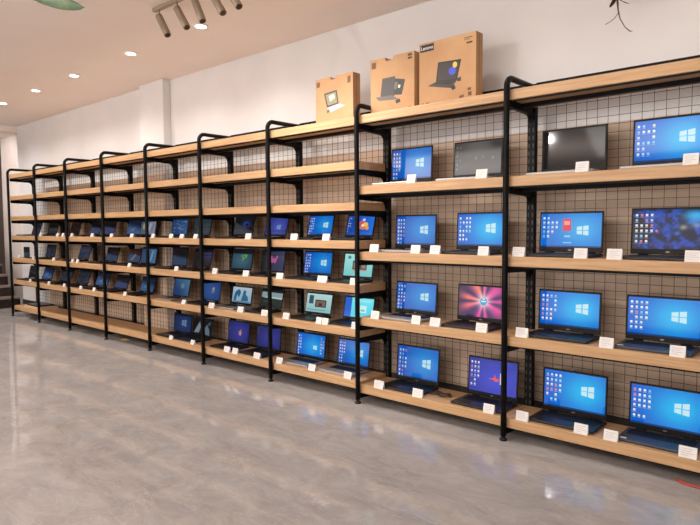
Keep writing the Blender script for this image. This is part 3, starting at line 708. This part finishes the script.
for i, x in enumerate(DX):
    if i in dlab:
        t = thing('downlight', dlab[i], 'light', (x, -0.365, CEIL), 'round downlights in the ceiling')
        r = link('ring', cached('ring', ring_b, [M_ring]), t)
        link('diffuser', cached('diffuser', glow_b, [M_glow]), t)
    la = bpy.data.lights.new('downlight_lamp', 'SPOT'); la.energy = 58 if x < 6.5 else 20; la.color = (1.0, 0.955, 0.91); la.spot_size = math.radians(150); la.spot_blend = 0.9; la.shadow_soft_size = 0.05
    lo = bpy.data.objects.new('downlight_lamp', la); COL.objects.link(lo); lo.location = (x, -0.365, CEIL - 0.03)

# track with five spot heads
TY = -0.835
t = thing('track_light', 'champagne track light with five cylinder spot heads on the ceiling', 'light', (5.6, TY, CEIL))
bm = bmesh.new(); add_box(bm, (0.02, -0.018, -0.028), (1.35, 0.018, -0.001), bev=0.002); obj('track', bm, M_lamp, t)
heads = [(5.684, 5.804), (5.932, 6.062), (6.165, 6.259), (6.366, 6.498), (6.533, 6.674)]
for (xa, xb) in heads:
    a = Vector((xa - 5.6, 0, 2.98 - CEIL)); c = Vector((xb - 5.6, 0, 2.81 - CEIL)); d = (c - a).normalized()
    bm = bmesh.new(); add_tube(bm, [a, a + d * 0.004, c - d * 0.002, c], 0.027, 18, radii=[0.024, 0.027, 0.027, 0.0255])
    h = obj('spot_head', bm, M_lamp, t)
    bm = bmesh.new(); add_tube(bm, [a + d * 0.05 + Vector((0, 0.0, 0.02)), Vector((a.x + 0.0, 0, -0.028))], 0.006, 8); obj('swivel_arm', bm, M_lamp, h)
    bm = bmesh.new(); add_tube(bm, [c - d * 0.001, c + d * 0.001], 0.021, 16); obj('lens', bm, M_lens, h)
    la = bpy.data.lights.new('track_lamp', 'SPOT'); la.energy = 22; la.color = (1.0, 0.94, 0.87); la.spot_size = math.radians(80); la.spot_blend = 0.8; la.shadow_soft_size = 0.025
    lo = bpy.data.objects.new('track_lamp', la); COL.objects.link(lo); lo.location = Vector((5.6, TY, CEIL)) + c + d * 0.02
    lo.rotation_euler = (d + Vector((0, 0.9, -0.3))).to_track_quat('-Z', 'Y').to_euler()

# ------------------------------------------------------------------ hanging greenery
M_leaf = noisy('green_leaf', (46, 74, 38), (78, 100, 52), nscale=20, rough=0.4)
M_twig = noisy('dry_twig', (66, 42, 38), (96, 66, 56), nscale=40, rough=0.8)
def leaf_bm(bm, p0, p1, w, sag=0.02, side=None):
    p0, p1 = Vector(p0), Vector(p1); d = p1 - p0; side = side or d.cross(Vector((0, 0, 1))).normalized(); n = side.cross(d).normalized()
    L_, C_, R_ = [], [], []
    N = 12
    for k in range(N + 1):
        s = k / N; ww = w * (math.sin(PI * min(1, s * 0.93 + 0.07)) ** 0.6) if k < N else 0.0008
        c = p0 + d * s - Vector((0, 0, 1)) * sag * math.sin(PI * s)
        C_.append(bm.verts.new(c)); L_.append(bm.verts.new(c + side * ww * 0.5 + n * ww * 0.12)); R_.append(bm.verts.new(c - side * ww * 0.5 + n * ww * 0.12))
    for k in range(N):
        for A, B in ((L_, C_), (C_, R_)):
            f = bm.faces.new((A[k], B[k], B[k+1], A[k+1])); f.smooth = True
t = thing('hanging_leaf', 'large green hanging leaf at the upper left, below the ceiling', 'plant', (6.58, -2.2, CEIL))
bm = bmesh.new(); add_tube(bm, [(0, 0, 0), (0.005, 0.0, -0.2), (0.0, 0.01, -0.4), (0.04, 0.03, -0.475)], 0.006, 8); obj('stem', bm, M_twig, t)
bm = bmesh.new(); leaf_bm(bm, (0.0, -0.005, -0.478), (0.283, 0.235, -0.592), 0.082, 0.012, side=Vector((-0.10, -0.28, 0.95)).normalized()); obj('leaf', bm, M_leaf, t, fix=False)

t = thing('dry_twig', 'thin brown dangling twig hanging before the wall, upper right', 'plant', (8.735, 0.3, CEIL))
T0 = Vector((8.735, 0.3, CEIL))
def TW(x, z, y=0.3): return Vector((x, y, z)) - T0
bm = bmesh.new(); add_tube(bm, [TW(8.735, CEIL), TW(8.72, 2.9), TW(8.728, 2.75), TW(8.73, 2.665), TW(8.736, 2.595), TW(8.748, 2.54), TW(8.776, 2.487), TW(8.803, 2.458), TW(8.818, 2.453)], 0.003, 6, radii=[.004, .004, .005, .007, .004, .003, .0025, .0035, .001])
obj('stem', bm, M_twig, t)
bm = bmesh.new(); add_tube(bm, [TW(8.738, 2.575), TW(8.72, 2.548, .295), TW(8.69, 2.528, .29), TW(8.668, 2.521, .288)], 0.0018, 6); obj('side_twig', bm, M_twig, t)
bm = bmesh.new()
for k in range(11):
    a = k * 2.4; c = TW(8.73, 2.66 + 0.018 * k); leaf_bm(bm, c, c + Vector((0.07 * math.cos(a), 0.05 * math.sin(a), -0.05)), 0.028, 0.006)
obj('dry_leaves', bm, M_twig, t, fix=False)

# ------------------------------------------------------------------ room lighting: unseen fills added for brightness, plus the front spot
def area(loc, size, energy, col, rot=(0, 0, 0)):
    la = bpy.data.lights.new('fill_light', 'AREA'); la.shape = 'RECTANGLE'; la.size, la.size_y = size; la.energy = energy; la.color = col
    o = bpy.data.objects.new('fill_light', la); COL.objects.link(o); o.location = loc; o.rotation_euler = rot
    return o
for x in (1.0, 4.5, 8.0, 11.0):
    area((x, -4.6, CEIL - 0.04), (2.4, 1.2), 48, (1.0, 0.97, 0.95), (math.radians(28), 0, 0))  # overhead fills added for general brightness, no fixtures behind them
area((4.0, -5.8, 2.3), (6.0, 0.5), 150, (1.0, 0.96, 0.95), (PI, 0, 0))  # unseen upward fill, added to brighten the ceiling
area((5.5, -7.3, 1.35), (12.0, 2.0), 160, (1.0, 0.96, 0.93), (PI/2, 0, 0))  # upright fill added behind the camera to brighten the shelf interiors
la = bpy.data.lights.new('front_spot', 'SPOT'); la.energy = 58; la.color = (1.0, 0.95, 0.9); la.spot_size = math.radians(95); la.spot_blend = 0.8; la.shadow_soft_size = 0.022
lo = bpy.data.objects.new('front_spot', la); COL.objects.link(lo); lo.location = (6.72, -3.5, 2.72); lo.rotation_euler = Vector((1.5, 4.0, -1.2)).to_track_quat('-Z', 'Y').to_euler()
la = bpy.data.lights.new('hall_fill', 'SPOT'); la.energy = 75; la.color = (1.0, 0.93, 0.88); la.spot_size = math.radians(100); la.spot_blend = 0.6; la.shadow_soft_size = 0.1  # added spot that brightens the hall beyond the wall end, no fixture there
lo = bpy.data.objects.new('hall_fill', la); COL.objects.link(lo); lo.location = (-1.9, -0.5, 2.85); lo.rotation_euler = Vector((-0.45, 1.3, -0.9)).to_track_quat('-Z', 'Y').to_euler()
w = bpy.data.worlds.new('World'); bpy.context.scene.world = w; w.use_nodes = True
w.node_tree.nodes['Background'].inputs[0].default_value = (0.9, 0.85, 0.8, 1); w.node_tree.nodes['Background'].inputs[1].default_value = 0.3

# ------------------------------------------------------------------ camera
R = ((0.750016233645802, 0.6613936088944421, -0.005843233809405495), (-0.035525415173230615, 0.04910408825903847, 0.9981616769807475), (-0.6604646804671201, 0.7484298782316446, -0.060325145881551454))
cam = bpy.data.cameras.new('Camera'); cam.sensor_fit = 'HORIZONTAL'; cam.sensor_width = 36; cam.lens = 30.49114; cam.clip_start = 0.02
co = bpy.data.objects.new('Camera', cam); COL.objects.link(co)
m3 = Matrix((R[0], R[1], tuple(-k for k in R[2]))).transposed()
co.matrix_world = Matrix.Translation((9.8973, -3.38675, 1.34224)) @ m3.to_4x4()
sc = bpy.context.scene; sc.camera = co
sc.view_settings.view_transform = 'Standard'; sc.view_settings.look = 'None'; sc.view_settings.exposure = 0.0
